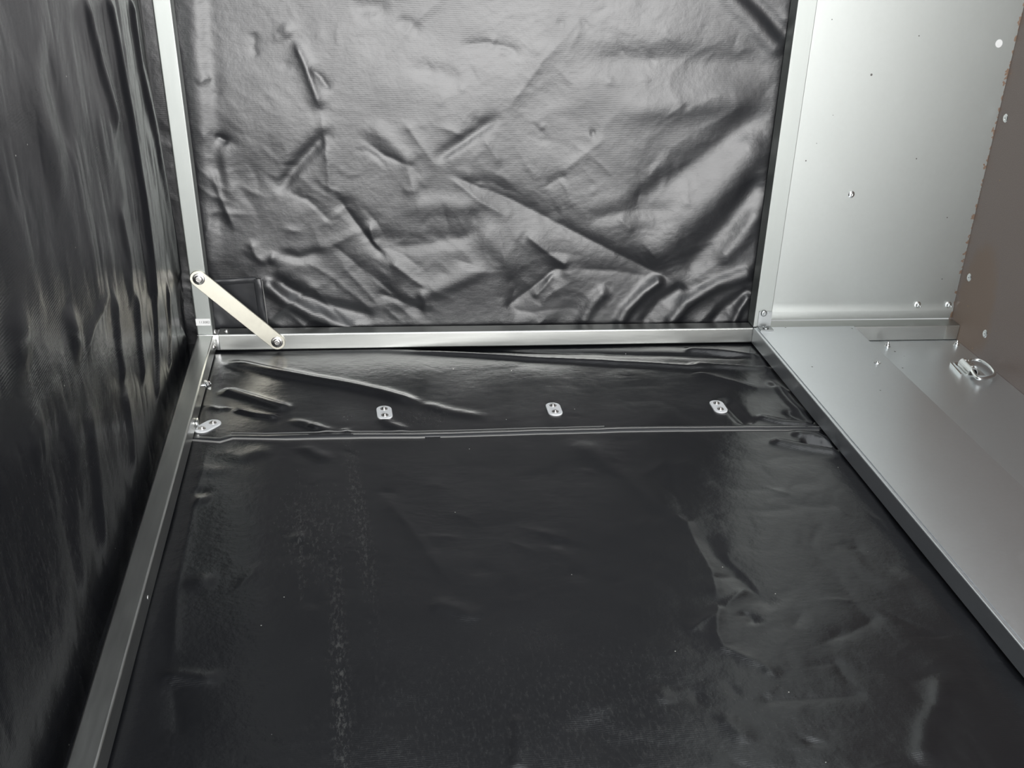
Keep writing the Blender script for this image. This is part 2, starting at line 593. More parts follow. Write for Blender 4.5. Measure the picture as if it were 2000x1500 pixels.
def sheet(name, us, vs, height, place, mat, label, cat):
    U, V = np.meshgrid(us, vs, indexing='ij')
    H = height(U, V)
    P = place(U, V, H)
    nu, nv = U.shape
    me = bpy.data.meshes.new(name)
    co = np.stack(P, -1).reshape(-1, 3).astype(np.float32)
    me.vertices.add(nu * nv)
    me.vertices.foreach_set('co', co.ravel())
    i = np.arange(nu - 1)[:, None] * nv + np.arange(nv - 1)[None, :]
    q = np.stack([i, i + nv, i + nv + 1, i + 1], -1).reshape(-1, 4).astype(np.int32)
    me.loops.add(q.size)
    me.loops.foreach_set('vertex_index', q.ravel())
    me.polygons.add(len(q))
    me.polygons.foreach_set('loop_start', np.arange(0, q.size, 4, dtype=np.int32))
    me.polygons.foreach_set('loop_total', np.full(len(q), 4, np.int32))
    me.update(calc_edges=True)
    me.polygons.foreach_set('use_smooth', np.ones(len(q), bool))
    o = link(name, me, mat)
    tag(o, label, cat, kind='structure')
    return o


def grid_axis(a, b, step):
    return np.linspace(a, b, int(round((b - a) / step)) + 1)


def softclip(h, hi, lo):
    return np.where(h > 0, hi * np.tanh(h / hi), -lo * np.tanh(-h / lo))


# --- back tarpaulin: u = x, v = z, height towards the camera
def bk(*p):
    return [tuple(un(x, y, 1, YB)[[0, 2]]) for x, y in p]


BACK_CREASES = [
    # (pixels, amp mm, width left mm, width right mm, kind, taper)
    ([(862, 336), (1000, 392), (1150, 468), (1325, 556)], -5.0, 17, 20, 'sharp', .12),
    ([(838, 320), (905, 276), (985, 222)], -3.2, 12, 9, 'gauss', .25),
    ([(985, 222), (1060, 120), (1150, 20)], 1.2, 10, 10, 'sharp', .2),
    ([(538, 380), (590, 312), (655, 245)], -4.0, 12, 12, 'gauss', .25),
    ([(572, 74), (597, 130), (612, 172), (628, 218)], 4.5, 10, 8, 'sharp', .2),
    ([(628, 218), (634, 275), (641, 330), (645, 392)], 2.0, 9, 9, 'sharp', .2),
    ([(548, 40), (572, 78)], 2.0, 12, 12, 'gauss', .3),
    ([(600, 132), (625, 150), (648, 182)], -2.5, 7, 6, 'sharp', .3),
    ([(651, 374), (690, 430), (730, 482), (760, 510)], -4.5, 12, 11, 'sharp', .2),
    ([(758, 508), (800, 540), (836, 565)], 3.0, 10, 10, 'sharp', .2),
    ([(784, 232), (822, 283), (860, 333)], 1.5, 9, 8, 'sharp', .2),
    ([(716, 234), (775, 292), (812, 325)], 1.8, 16, 14, 'gauss', .2),
    ([(560, 372), (600, 392), (640, 428), (655, 436)], -2.4, 9, 8, 'sharp', .25),
    ([(720, 430), (728, 470), (750, 495)], 3.0, 8, 8, 'sharp', .3),
    ([(535, 488), (528, 520)], 3.2, 10, 7, 'sharp', .3),
    ([(536, 492), (585, 505), (640, 490)], -2.5, 10, 10, 'gauss', .3),
    ([(640, 470), (700, 520), (750, 560), (790, 590)], -2.5, 12, 10, 'sharp', .2),
    ([(485, 465), (500, 500), (523, 520)], 3.0, 10, 9, 'sharp', .3),
    ([(410, 320), (430, 385), (462, 455)], 3.0, 8, 9, 'sharp', .2),
    ([(430, 270), (440, 330), (455, 400)], 2.2, 12, 12, 'gauss', .25),
    ([(508, 545), (560, 588), (610, 614), (700, 650)], 7.5, 12, 12, 'gauss', .10),
    ([(520, 535), (580, 575), (650, 600), (740, 622)], -5.0, 11, 14, 'gauss', .15),
    ([(745, 600), (830, 575), (900, 545), (960, 520)], 3.5, 18, 14, 'gauss', .25),
    ([(700, 455), (790, 480), (880, 468), (960, 440)], -3.8, 22, 16, 'gauss', .25),
    ([(760, 412), (850, 400), (960, 405)], 2.4, 20, 20, 'gauss', .3),
    ([(872, 340), (940, 395), (1000, 430)], 2.6, 12, 10, 'sharp', .25),
    ([(1024, 456), (1065, 490), (1112, 525)], 2.8, 10, 8, 'sharp', .15),
    ([(1112, 525), (1085, 528), (1040, 565), (985, 605)], -4.5, 13, 12, 'sharp', .12),
    ([(1085, 532), (1060, 566), (1040, 585)], 3.0, 8, 8, 'sharp', .2),
    ([(1112, 525), (1200, 530), (1285, 545)], -2.2, 14, 12, 'sharp', .2),
    ([(930, 440), (985, 500), (1010, 550)], 2.6, 22, 18, 'gauss', .3),
    ([(820, 560), (838, 610)], 3.5, 9, 9, 'gauss', .3),
    ([(840, 612), (775, 585), (730, 570)], -3.0, 10, 10, 'sharp', .25),
    ([(1203, 640), (1225, 605), (1258, 572), (1300, 540)], 7.0, 12, 12, 'gauss', .10),
    ([(1250, 640), (1290, 590), (1345, 558)], -5.0, 14, 14, 'gauss', .15),
    ([(1300, 640), (1340, 592), (1400, 556), (1475, 530)], 8.0, 13, 13, 'gauss', .05),
    ([(1385, 640), (1420, 600), (1475, 562)], -5.0, 13, 13, 'gauss', .08),
    ([(1428, 640), (1445, 602), (1466, 570)], 6.0, 9, 9, 'gauss', .10),
    ([(1130, 640), (1160, 590), (1190, 560)], 4.5, 13, 13, 'gauss', .2),
    ([(1250, 520), (1350, 430), (1440, 340), (1505, 262)], 7.0, 32, 32, 'gauss', .12),
    ([(1330, 540), (1420, 440), (1495, 340)], -6.0, 24, 24, 'gauss', .15),
    ([(1210, 420), (1340, 330), (1450, 250), (1515, 205)], -4.5, 24, 24, 'gauss', .2),
    ([(1400, 520), (1460, 450), (1490, 400)], 4.0, 18, 18, 'gauss', .2),
    ([(1180, 220), (1330, 205), (1510, 190)], 4.0, 24, 24, 'gauss', .25),
    ([(1100, 120), (1300, 118), (1525, 125)], -4.0, 26, 26, 'gauss', .25),
    ([(1400, -30), (1470, 40), (1530, 110)], 4.5, 16, 16, 'gauss', .1),
    ([(1440, -30), (1500, 30), (1545, 80)], -4.5, 14, 14, 'gauss', .1),
    ([(893, 90), (955, 84), (1000, 96), (1022, 117)], -1.9, 11, 9, 'sharp', .2),
    ([(680, 22), (720, 14), (770, 20)], -2.2, 15, 13, 'gauss', .3),
    ([(770, 38), (805, 48), (825, 74)], -1.4, 10, 10, 'gauss', .3),
    ([(780, 130), (860, 145), (915, 165)], -1.4, 16, 12, 'gauss', .3),
    ([(1115, 440), (1210, 415), (1330, 408)], -1.8, 14, 12, 'gauss', .3),
    ([(1090, 345), (1130, 310), (1190, 262)], 1.4, 12, 10, 'sharp', .3),
    ([(1205, 420), (1222, 440), (1240, 452)], 1.5, 8, 8, 'sharp', .3),
    ([(1150, 262), (1166, 257)], -2.0, 6, 6, 'sharp', .3),
    ([(1062, 366), (1110, 340)], -1.6, 8, 8, 'sharp', .3),
    ([(940, 265), (985, 328)], 1.8, 9, 9, 'sharp', .3),
    ([(500, 60), (494, 95), (508, 114)], -1.6, 7, 7, 'sharp', .3),
    ([(380, -20), (388, 150), (398, 320), (408, 480), (414, 600)], 4.0, 17, 20, 'gauss', .0),
    ([(400, -20), (412, 150), (425, 300), (432, 430)], -1.2, 14, 20, 'gauss', .0),
    ([(385, 165), (402, 150), (415, 160)], 1.6, 5, 5, 'sharp', .3),
    ([(420, 262), (438, 275), (446, 284)], -2.5, 6, 6, 'sharp', .3),
]


def back_h(u, v):
    low = np.clip((0.42 - v) / 0.42, 0, 1)
    h = 0.0022 * vnoise(u, v, 0.16, 1) + 0.0011 * vnoise(u, v, 0.07, 2) * (0.5 + low)
    # crumpled facets
    wu, wv = u + 0.02 * vnoise(u, v, 0.09, 3), v + 0.02 * vnoise(u, v, 0.09, 4)
    for k, (cell, a) in enumerate(((0.085, 0.0024), (0.048, 0.0011), (0.022, 0.00030), (0.011, 0.00007))):
        # folded facets: ridged noise drawn out along the diagonals
        th = (0.62, -0.75, 0.3, -0.3)[k]
        ru, rv = wu * math.cos(th) + wv * math.sin(th), (wv * math.cos(th) - wu * math.sin(th)) * 1.9
        msk = np.clip(0.55 + 0.9 * vnoise(u, v, 0.13, 80 + k), 0.1, 1.2)
        h = h - a * np.abs(vnoise(ru, rv, cell, 10 + k)) * (0.35 + 0.9 * low) * msk
    h = h + random_creases(u, v, 110, (0.0, 1.05, 0.02, 0.62), 0.0007, 0.007, 0.05, 21)
    h = h + random_creases(u, v, 60, (0.02, 0.66, 0.02, 0.36), 0.0013, 0.009, 0.10, 22, ang=-.75, spread=.5)
    for pts, a, w1, w2, kd, tp in BACK_CREASES:
        # the left of the drawing direction in the picture is the left in (x,z) too
        h = h + crease(u, v, bk(*pts), a / 1000, w1 / 1000, w2 / 1000, kd, tp)
    # sinks behind the frame
    h = softclip(h, 0.0075, 0.02)
    return h


ub = grid_axis(-0.055, 1.075, 0.0028)
vb = np.r_[grid_axis(-0.045, 0.66, 0.0028), np.linspace(0.66, ZT, 40)[1:]]
wall_back = sheet('wall_back', ub, vb, back_h, lambda U, V, H: (U, YB - H, V), M_BACK,
                  'crumpled black vinyl tarpaulin stretched behind the steel frame across the back', 'tarpaulin')


# --- bottom tarpaulin: u = x, v = y, height up
def fl(*p):
    return [tuple(un(x, y, 2, ZF)[[0, 1]]) for x, y in p]


FLOOR_CREASES = [
    ([(432, 706), (549, 730), (684, 755), (743, 768), (825, 792)], 6.0, 16, 13, 'gauss', .12),
    ([(800, 784), (880, 806), (960, 820)], 2.2, 16, 12, 'gauss', .3),
    ([(430, 760), (495, 779), (570, 803)], 5.5, 12, 14, 'gauss', .15),
    ([(455, 800), (500, 812), (552, 819)], 4.0, 8, 7, 'gauss', .2),
    ([(395, 792), (430, 800), (460, 796)], 2.0, 7, 7, 'sharp', .3),
    ([(560, 820), (620, 838), (660, 850)], 2.5, 12, 8, 'gauss', .3),
    ([(600, 832), (625, 842)], 2.0, 6, 6, 'sharp', .3),
    ([(668, 838), (684, 850)], 2.0, 6, 6, 'sharp', .3),
    ([(740, 812), (760, 830), (800, 845)], 2.5, 12, 10, 'gauss', .3),
    ([(425, 684), (600, 684), (738, 683), (900, 693), (1060, 703), (1250, 712), (1410, 722)], 4.5, 9, 9, 'gauss', .06),
    ([(720, 678), (900, 680), (1200, 690), (1486, 699)], -3.0, 9, 9, 'gauss', .1),
    ([(1330, 684), (1400, 688), (1490, 700)], 5.0, 9, 9, 'gauss', .15),
    ([(1340, 712), (1400, 717), (1480, 722), (1515, 721)], 5.0, 8, 10, 'gauss', .15),
    ([(1350, 726), (1400, 741), (1480, 763), (1550, 765)], 4.5, 7, 12, 'sharp', .15),
    ([(1500, 740), (1545, 790), (1575, 815)], 4.0, 10, 9, 'gauss', .2),
    ([(1410, 775), (1440, 810), (1464, 833)], -5.0, 13, 12, 'gauss', .2),
    ([(1470, 815), (1530, 828), (1598, 832)], 4.5, 12, 8, 'gauss', .2),
    ([(1530, 800), (1570, 822), (1595, 826)], -3.5, 10, 10, 'gauss', .2),
    ([(1540, 850), (1590, 853), (1630, 868)], 9, 13, 12, 'gauss', .1),
    ([(1560, 863), (1600, 868), (1640, 880)], -7, 10, 10, 'gauss', .1),
    ([(1500, 862), (1560, 874), (1650, 888)], 9.0, 11, 13, 'gauss', .15),
    ([(410, 905), (412, 935)], 2.0, 20, 20, 'gauss', .3),
    ([(370, 977), (412, 979)], 4.0, 12, 12, 'gauss', .25),
    ([(372, 960), (412, 962)], -3.0, 12, 12, 'gauss', .25),
    ([(440, 905), (500, 885), (545, 886)], 3.5, 20, 16, 'gauss', .3),
    ([(580, 870), (625, 890), (645, 905)], 2.5, 12, 12, 'gauss', .3),
    ([(355, 1138), (430, 1140)], 3.0, 16, 16, 'gauss', .35),
    ([(300, 1323), (335, 1316), (440, 1330)], 3.5, 12, 14, 'gauss', .3),
    ([(336, 1316), (350, 1450)], -2.0, 14, 10, 'sharp', .3),
    ([(405, 865), (375, 1000), (345, 1150), (335, 1318)], 1.6, 12, 6, 'sharp', .15),
    ([(560, 1050), (602, 1052)], 3.0, 12, 10, 'gauss', .3),
    ([(740, 960), (800, 1030), (850, 1100), (880, 1145)], 2.2, 26, 14, 'sharp', .2),
    ([(830, 1175), (900, 1195), (945, 1216)], 2.8, 16, 14, 'gauss', .3),
    ([(1110, 855), (1180, 900), (1260, 960), (1300, 995), (1338, 1022)], 3.5, 26, 22, 'gauss', .2),
    ([(1300, 996), (1340, 1023), (1360, 1060), (1392, 1119), (1403, 1178)], 4.5, 11, 18, 'sharp', .12),
    ([(1360, 1030), (1400, 1085), (1450, 1130), (1515, 1200)], -4.5, 22, 18, 'gauss', .2),
    ([(1405, 1062), (1425, 1095), (1460, 1125), (1500, 1175)], 2.5, 12, 9, 'sharp', .2),
    ([(1403, 1178), (1399, 1238), (1412, 1266), (1488, 1300), (1525, 1328)], 4.0, 12, 9, 'sharp', .1),
    ([(1411, 1188), (1462, 1145)], 3.0, 9, 9, 'sharp', .2),
    ([(1400, 1195), (1340, 1238)], 3.0, 12, 9, 'sharp', .25),
    ([(1440, 1192), (1465, 1205), (1480, 1224)], -3.0, 9, 9, 'gauss', .25),
    ([(1725, 1198), (1660, 1236), (1590, 1262)], -3.0, 16, 14, 'sharp', .2),
    ([(1480, 1350), (1502, 1370), (1600, 1364), (1700, 1356)], -2.4, 12, 12, 'sharp', .15),
    ([(1400, 1390), (1430, 1420), (1470, 1460)], 2.6, 14, 12, 'gauss', .3),
    ([(1590, 1440), (1582, 1465)], -2.5, 12, 12, 'gauss', .3),
    ([(1840, 1320), (1832, 1375), (1808, 1420), (1800, 1500)], 4.0, 12, 12, 'gauss', .15),
    ([(1010, 1390), (1015, 1440), (1008, 1520)], 3.0, 9, 9, 'gauss', .2),
    ([(1270, 1335), (1310, 1380)], 2.5, 12, 12, 'gauss', .3),
    ([(1100, 1400), (1180, 1440), (1240, 1500)], -3.5, 24, 24, 'gauss', .3),
    ([(1130, 1350), (1200, 1400)], 2.0, 16, 16, 'gauss', .3),
    ([(1640, 1070), (1740, 1140), (1800, 1160)], 2.5, 20, 20, 'gauss', .3),
    ([(1720, 1090), (1800, 1140), (1880, 1240)], 3.5, 26, 26, 'gauss', .3),
]


def floor_h(u, v):
    h = 0.0016 * vnoise(u, v, 0.22, 31) + 0.0007 * vnoise(u, v, 0.09, 32)
    rt = np.clip((u - 0.35) / 0.35, 0, 1)
    wu, wv = u + 0.02 * vnoise(u, v, 0.09, 33), v + 0.02 * vnoise(u, v, 0.09, 34)
    for k, (cell, a) in enumerate(((0.08, 0.0010), (0.04, 0.00035), (0.018, 0.00010))):
        h = h + a * np.abs(vnoise(wu, wv, cell, 40 + k)) * (0.35 + 0.65 * rt)
    h = h + random_creases(u, v, 60, (0.0, 1.05, -1.3, -0.4), 0.0008, 0.012, 0.08, 41)
    h = h + random_creases(u, v, 50, (0.40, 1.05, -1.3, -0.5), 0.0012, 0.012, 0.09, 42)
    for pts, a, w1, w2, kd, tp in FLOOR_CREASES:
        if pts[0][1] < 840:
            a *= 1.5
        elif pts[0][1] > 880:
            a *= 0.7
        h = h + crease(u, v, fl(*pts), a / 1000, w1 / 1000, w2 / 1000, kd, tp)
    top = 0.0030 + 0.010 * np.clip((-0.012 - v) / 0.02, 0, 1) * np.clip((u - 0.005) / 0.02, 0, 1) * np.clip((1.045 - u) / 0.012, 0, 1)
    return np.where(h > 0, top * np.tanh(h / top), h)


uf = grid_axis(-0.052, 1.10, 0.0030)
vf = np.r_[np.linspace(Y0, -1.33, 60)[:-1], grid_axis(-1.33, 0.05, 0.0030)]
floor_o = sheet('floor', uf, vf, floor_h, lambda U, V, H: (U, V, ZF + H), M_FLOOR,
                'dark dusty black vinyl tarpaulin spread across the bottom of the picture', 'tarpaulin')


# --- left tarpaulin: u = y, v = z, height towards +x
def lf(*p):
    return [tuple(un(x, y, 0, XL)[[1, 2]]) for x, y in p]


LEFT_CREASES = [
    ([(160, -20), (190, 100), (212, 180), (236, 262)], 6.0, 22, 16, 'gauss', .12),
    ([(206, -20), (226, 80), (256, 240), (280, 400), (296, 520), (300, 600)], 7.0, 18, 14, 'gauss', .06),
    ([(250, -20), (272, 130), (300, 260), (330, 420), (352, 560)], 6.0, 16, 14, 'gauss', .06),
    ([(270, 100), (298, 230), (310, 290)], 3.0, 7, 7, 'sharp', .2),
    ([(40, 100), (80, 240), (110, 330), (132, 360)], 4.0, 40, 36, 'gauss', .3),
    ([(75, 60), (110, 200), (150, 300)], -4.5, 36, 30, 'gauss', .3),
    ([(230, 380), (250, 500), (262, 620)], 3.0, 18, 18, 'gauss', .25),
    ([(20, 590), (40, 670), (58, 730)], 5.0, 36, 34, 'gauss', .2),
    ([(128, 590), (142, 650), (158, 712)], 6.0, 24, 22, 'gauss', .2),
    ([(160, 715), (178, 640), (215, 560)], 3.0, 12, 12, 'sharp', .2),
    ([(220, 560), (228, 680), (240, 760)], 5.0, 18, 16, 'gauss', .2),
    ([(262, 560), (270, 680), (278, 760)], 5.0, 12, 12, 'gauss', .2),
    ([(300, 560), (306, 700), (304, 800)], 5.0, 11, 11, 'gauss', .2),
    ([(328, 540), (332, 640), (330, 740)], 4.0, 10, 10, 'gauss', .2),
    ([(236, 740), (252, 840), (262, 940)], 3.5, 20, 18, 'gauss', .25),
    ([(136, 780), (143, 900), (150, 1030), (178, 1200)], 3.0, 36, 22, 'gauss', .15),
    ([(165, 780), (182, 880), (196, 1000), (204, 1100)], 3.0, 24, 18, 'gauss', .2),
    ([(60, 770), (78, 860), (90, 930)], 2.5, 40, 40, 'gauss', .3),
    ([(350, 500), (362, 560), (357, 600)], 3.0, 6, 6, 'sharp', .2),
    ([(352, 640), (362, 665), (358, 700)], 3.0, 7, 7, 'sharp', .2),
]


def left_h(u, v):
    h = 0.0020 * vnoise(u, v * 0.4, 0.12, 51) + 0.0009 * vnoise(u, v * 0.35, 0.045, 52)
    h = h + 0.0008 * np.abs(vnoise(u + .01 * vnoise(u, v, .08, 55), v * 0.5, 0.03, 53))
    far = np.clip((u + 0.55) / 0.55, 0, 1)
    h = h + 0.0012 * far * vnoise(u, v * 0.22, 0.022, 54)
    h = h + random_creases(u, v, 60, (-1.25, 0.0, 0.0, 0.65), 0.0009, 0.016, 0.12, 61, ang=math.pi / 2 + .15, spread=.25)
    for pts, a, w1, w2, kd, tp in LEFT_CREASES:
        a *= 1.25
        h = h + crease(u, v, lf(*pts), a / 1000, w1 / 1000, w2 / 1000, kd, tp)
    h = softclip(h, 0.013, 0.014)
    return h - 0.006 * np.clip((u - 0.0) / 0.03, 0, 1)


ul = np.r_[np.linspace(Y0, -1.30, 60)[:-1], grid_axis(-1.30, 0.05, 0.0035)]
vl = np.r_[grid_axis(-0.042, 0.68, 0.0040), np.linspace(0.68, ZT, 40)[1:]]
sheet('wall_left', ul, vl, left_h, lambda U, V, H: (XL + H, U, V), M_LEFT,
      'black vinyl tarpaulin with long soft folds hanging at the left side', 'tarpaulin')

# --- plywood on the right
ply = box('wall_right', (XP, Y0, -0.06), (XP + 0.015, YP + 0.01, ZT), M_PLY, bev=0.001, seg=1)
tag(ply, 'brown film faced plywood board with rust stains at the right edge', 'plywood board', kind='structure')

# ------------------------------------------------------------------ square tubes of the frame
BEV = 0.0028
# upright on the left
up = empty('frame_post', (-WL / 2, WT / 2, 0.001))
tag(up, 'galvanised square steel post rising at the left with a white number label', 'metal post')
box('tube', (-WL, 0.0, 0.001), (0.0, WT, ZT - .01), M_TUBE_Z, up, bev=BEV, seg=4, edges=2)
lc = [un(x, y, 1, -0.0003) for x, y in ((383, 623), (411, 636))]
lab = box('number_label', (-WL + .0005, -0.0005, lc[1][2]), (-.003, 0.0006, lc[0][2]), M_LABEL, up, bev=0.0004, seg=1)
tag(lab, 'white number label')
# rails meeting it
left_rail = empty('frame_rail', (-WL / 2, -1.0, -W))
tag(left_rail, 'long worn square steel tube running from the back left corner towards the viewer', 'metal rail')
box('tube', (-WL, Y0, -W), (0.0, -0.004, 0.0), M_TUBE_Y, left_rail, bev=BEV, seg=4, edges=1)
back_rail = empty('frame_rail', (0.5, WT / 2, -W))
tag(back_rail, 'horizontal square steel tube along the foot of the back tarpaulin', 'metal rail')
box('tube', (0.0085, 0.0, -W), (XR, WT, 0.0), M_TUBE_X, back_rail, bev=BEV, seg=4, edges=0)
# corner connector
cj = bmesh.new()
bm_box(cj, (-WL - .0002, -0.0036, -W - .0002), (0.0002, WT, 0.0006), 0.001, 2)
bm_box(cj, (-0.001, 0.0004, -W + .001), (0.0080, WT - .002, -0.001), 0.001, 2)
cj = from_bm('corner_connector', cj, M_ZINC)
tag(cj, 'small bright corner connector joining the three tubes at the back left corner', 'corner connector')
# rivets
q = un(424, 630, 0, 0.0)
dome_rivet('rivet', (0.0, 0.016, q[2]), (1, 0, 0), 0.0048, 0.0042, M_STEEL, up)
q = un(442, 647, 2, 0.0)
dome_rivet('rivet', (q[0], q[1], 0.0), (0, 0, 1), 0.0048, 0.0042, M_STEEL, back_rail)
dome_rivet('rivet', (0.0, -0.020, -0.016), (1, 0, 0), 0.0048, 0.0042, M_STEEL, left_rail)
q = un(289, 1167, 0, 0.0)
dome_rivet('rivet', (0.0, q[1], q[2]), (1, 0, 0), 0.0030, 0.0015, M_ZINC, left_rail)
# writing on the label
cu = bpy.data.curves.new('label_number', 'FONT')
cu.body = '113082'
cu.size = 0.0088
cu.extrude = 0.00005
cu.align_x = 'CENTER'
cu.align_y = 'CENTER'
tx = bpy.data.objects.new('tmp', cu)
C.objects.link(tx)
bpy.context.view_layer.update()
me = bpy.data.meshes.new_from_object(tx)
bpy.data.objects.remove(tx)
me.transform(Matrix.Translation((-WL / 2 + .001, -0.0007, (lc[0][2] + lc[1][2]) / 2)) @ Matrix.Rotation(math.pi / 2, 4, 'X') @ Matrix.Diagonal((.72, .72, 1, 1)))
num = link('label_number', me, M_INK, lab)
num.location = (0, 0, 0)

# diagonal brace
A = un(388, 545, 1, -0.003)
B = un(541, 668, 1, -0.003)
br = empty('diagonal_brace', ((A[0] + B[0]) / 2, -0.002, (A[2] + B[2]) / 2))
tag(br, 'flat cream grey metal bar bolted diagonally across the back left corner', 'brace')
from_bm('bar', stadium(bmesh.new(), (A[0], -0.0004, A[2]), (B[0], -0.0004, B[2]), 0.0150, (0, -1, 0), 0.003, 18), M_BRACE, br)
for P in (A, B):
    bolt_head('bolt', (P[0], -0.0034, P[2]), (0, -1, 0), 0.0074, 0.0040, M_STEEL, br, washer=True)

# ------------------------------------------------------------------ sewn patch on the back tarpaulin
def hb(x, z):
    return float(back_h(np.array([[x]]), np.array([[z]]))[0, 0])


def ribbon(name, pts2, width, lift, place, mat, parent, thick=0.0012, step=0.006):
    """flat strip following a relief; pts2 in (u,v); place(u, v, extra) -> xyz"""
    P = [np.array(p) for p in pts2]
    S = [P[0]]
    for a, b in zip(P, P[1:]):
        n = max(1, int(np.hypot(*(b - a)) / step))
        for i in range(1, n + 1):
            S.append(a + (b - a) * i / n)
    bm = bmesh.new()
    rows = []
    for i, s in enumerate(S):
        d = S[min(i + 1, len(S) - 1)] - S[max(i - 1, 0)]
        d = d / np.hypot(*d)
        nn = np.array([-d[1], d[0]])
        row = []
        for (o_, l_) in ((-.5, -thick * .3), (-.5, lift), (-.38, lift + thick), (.38, lift + thick), (.5, lift), (.5, -thick * .3)):
            p = s + nn * width * o_
            row.append(bm.verts.new(place(p[0], p[1], l_)))
        rows.append(row)
    for a, b in zip(rows, rows[1:]):
        for k in range(5):
            bm.faces.new((a[k], a[k + 1], b[k + 1], b[k]))
    return from_bm(name, bm, mat, parent, 50)


def at_back(u, v, l):
    return (u, YB - hb(u, v) - l, v)


pc = bk((405, 556), (498, 549), (512, 630), (405, 660))
bm = bmesh.new()
NN = 14
gv = [[None] * (NN + 1) for _ in range(NN + 1)]
for i in range(NN + 1):
    for j in range(NN + 1):
        s, t = i / NN, j / NN
        p = (1 - t) * ((1 - s) * np.array(pc[0]) + s * np.array(pc[1])) + t * ((1 - s) * np.array(pc[3]) + s * np.array(pc[2]))
        gv[i][j] = bm.verts.new(at_back(p[0], p[1], 0.0012))
for i in range(NN):
    for j in range(NN):
        bm.faces.new((gv[i][j], gv[i + 1][j], gv[i + 1][j + 1], gv[i][j + 1]))
patch = from_bm('sewn_patch', bm, M_TAPE, wall_back)
tag(patch, 'darker square patch sewn on the tarpaulin')
ribbon('patch_hem', bk((400, 553), (455, 550), (500, 546)), 0.011, 0.0016, at_back, M_TAPE, wall_back)
ribbon('patch_hem', bk((502, 544), (508, 585), (517, 640)), 0.013, 0.0020, at_back, M_TAPE, wall_back)
ribbon('patch_stitching', bk((512, 547), (517, 585), (524, 640)), 0.0016, 0.0014, at_back, M_THREAD, wall_back, thick=.0006)

# ------------------------------------------------------------------ bottom tarpaulin: seam and fastener plates
def hf(x, y):
    return float(floor_h(np.array([[x]]), np.array([[y]]))[0, 0])


def at_floor(u, v, l):
    return (u, v, ZF + hf(u, v) + l)


seam = fl((372, 856), (430, 861), (452, 855), (520, 856), (690, 852), (860, 850), (1050, 845), (1180, 842), (1300, 839), (1450, 838), (1590, 837), (1640, 836))
ribbon('welded_seam', seam, 0.014, 0.0008, at_floor, M_TAPE, floor_o, thick=.0014)
ribbon('seam_edge', fl((375, 861), (430, 866), (455, 859), (560, 861), (700, 858), (830, 856)), 0.0012, 0.0022, at_floor, M_THREAD, floor_o, thick=.0006)
for off, x0, x1 in ((-7, 450, 1240), (0, 690, 1600), (5, 830, 1600)):
    pts = []
    for (x, y) in ((372, 856), (430, 861), (452, 855), (520, 856), (690, 852), (860, 850), (1050, 845), (1180, 842), (1300, 839), (1450, 838), (1600, 837)):
        if x0 <= x <= x1:
            pts.append((x, y + off))
    ribbon('seam_stitching', fl(*pts), 0.0011, 0.0026 if abs(off) < 3 else 0.0012, at_floor, M_THREAD, floor_o, thick=.0004)

PLATES = [
    ((418, 828), (393, 841), 'white oval plate lying aslant beside the left steel rail'),
    ((750, 802), (752, 817), 'white oval plate second from the left along the seam'),
    ((1079, 794), (1085, 810), 'white oval plate third from the left along the seam'),
    ((1398, 789), (1408, 804), 'white oval plate rightmost along the seam near the ledge'),
]
for (a, b, lab_) in PLATES:
    pa, pb = fl(a, b)
    za, zb = ZF + hf(*pa), ZF + hf(*pb)
    z = max(za, zb, ZF + hf((pa[0] + pb[0]) / 2, (pa[1] + pb[1]) / 2)) + 0.0004
    pa3, pb3 = Vector((pa[0], pa[1], z)), Vector((pb[0], pb[1], z))
    d = (pb3 - pa3)
    # real plates are all alike: 26 mm between rivets
    c = (pa3 + pb3) / 2
    d = d.normalized() * 0.0125
    pa3, pb3 = c - d, c + d
    root = empty('fastener_plate', c)
    tag(root, lab_, 'fastener plate', 'oval plates riveted to the bottom tarpaulin')
    from_bm('plate', stadium(bmesh.new(), pa3 - Vector((0, 0, .0003)), pb3 - Vector((0, 0, .0003)), 0.0128, (0, 0, 1), 0.0026, 14), M_WHITE, root)
    for p in (pa3, pb3):
        rv = bmesh.new()
        lathe(rv, p + Vector((0, 0, .0022)), (0, 0, 1), [(0, .0036), (.0014, .0035), (.0026, .0028), (.0034, .0014), (.0040, .0004), (.0056, .0009), (.0062, .0006), (.0064, -.0003)], 24)
        from_bm('rivet', rv, M_STEEL, root, 60)

# screw with a washer sticking out of the left rail
q = un(410, 753, 0, 0.011)
sc = empty('screw', (0.0, q[1], -0.014))
tag(sc, 'bright screw with washer sticking out of the left rail near the back corner', 'screw')
bm = bmesh.new()
lathe(bm, (0.0, q[1], -0.014), (1, 0, 0), [(.0028, -.0005), (.0028, .009), (.0024, .010)], 18)
from_bm('shank', bm, M_ZINC, sc)
bm = bmesh.new()
lathe(bm, (0.0065, q[1], -0.014), (0.85, -0.1, 0.5), [(.0020, .0), (.0092, .0), (.0094, .0010), (.0020, .0012)], 26)
from_bm('washer', bm, M_ZINC, sc)
bm = bmesh.new()
lathe(bm, (0.0085, q[1], -0.013), (0.85, -0.1, 0.5), [(.0055, 0), (.0055, .0028), (.0035, .0044), (.0014, .0048), (0, .0035)], 6)
from_bm('head', bm, M_ZINC, sc)
# small metal tab added for a bright reflection between rail and first plate
q = un(388, 838, 2, ZF)
bm = bmesh.new()
bm_box(bm, (0.0002, q[1] - .009, ZF + .004), (0.004, q[1] + .009, ZF + .016), .001, 2)
cl = from_bm('reflection_tab', bm, M_ZINC)
tag(cl, 'small shiny tab standing in for a bright reflection between left rail and slanted oval plate', 'clip')

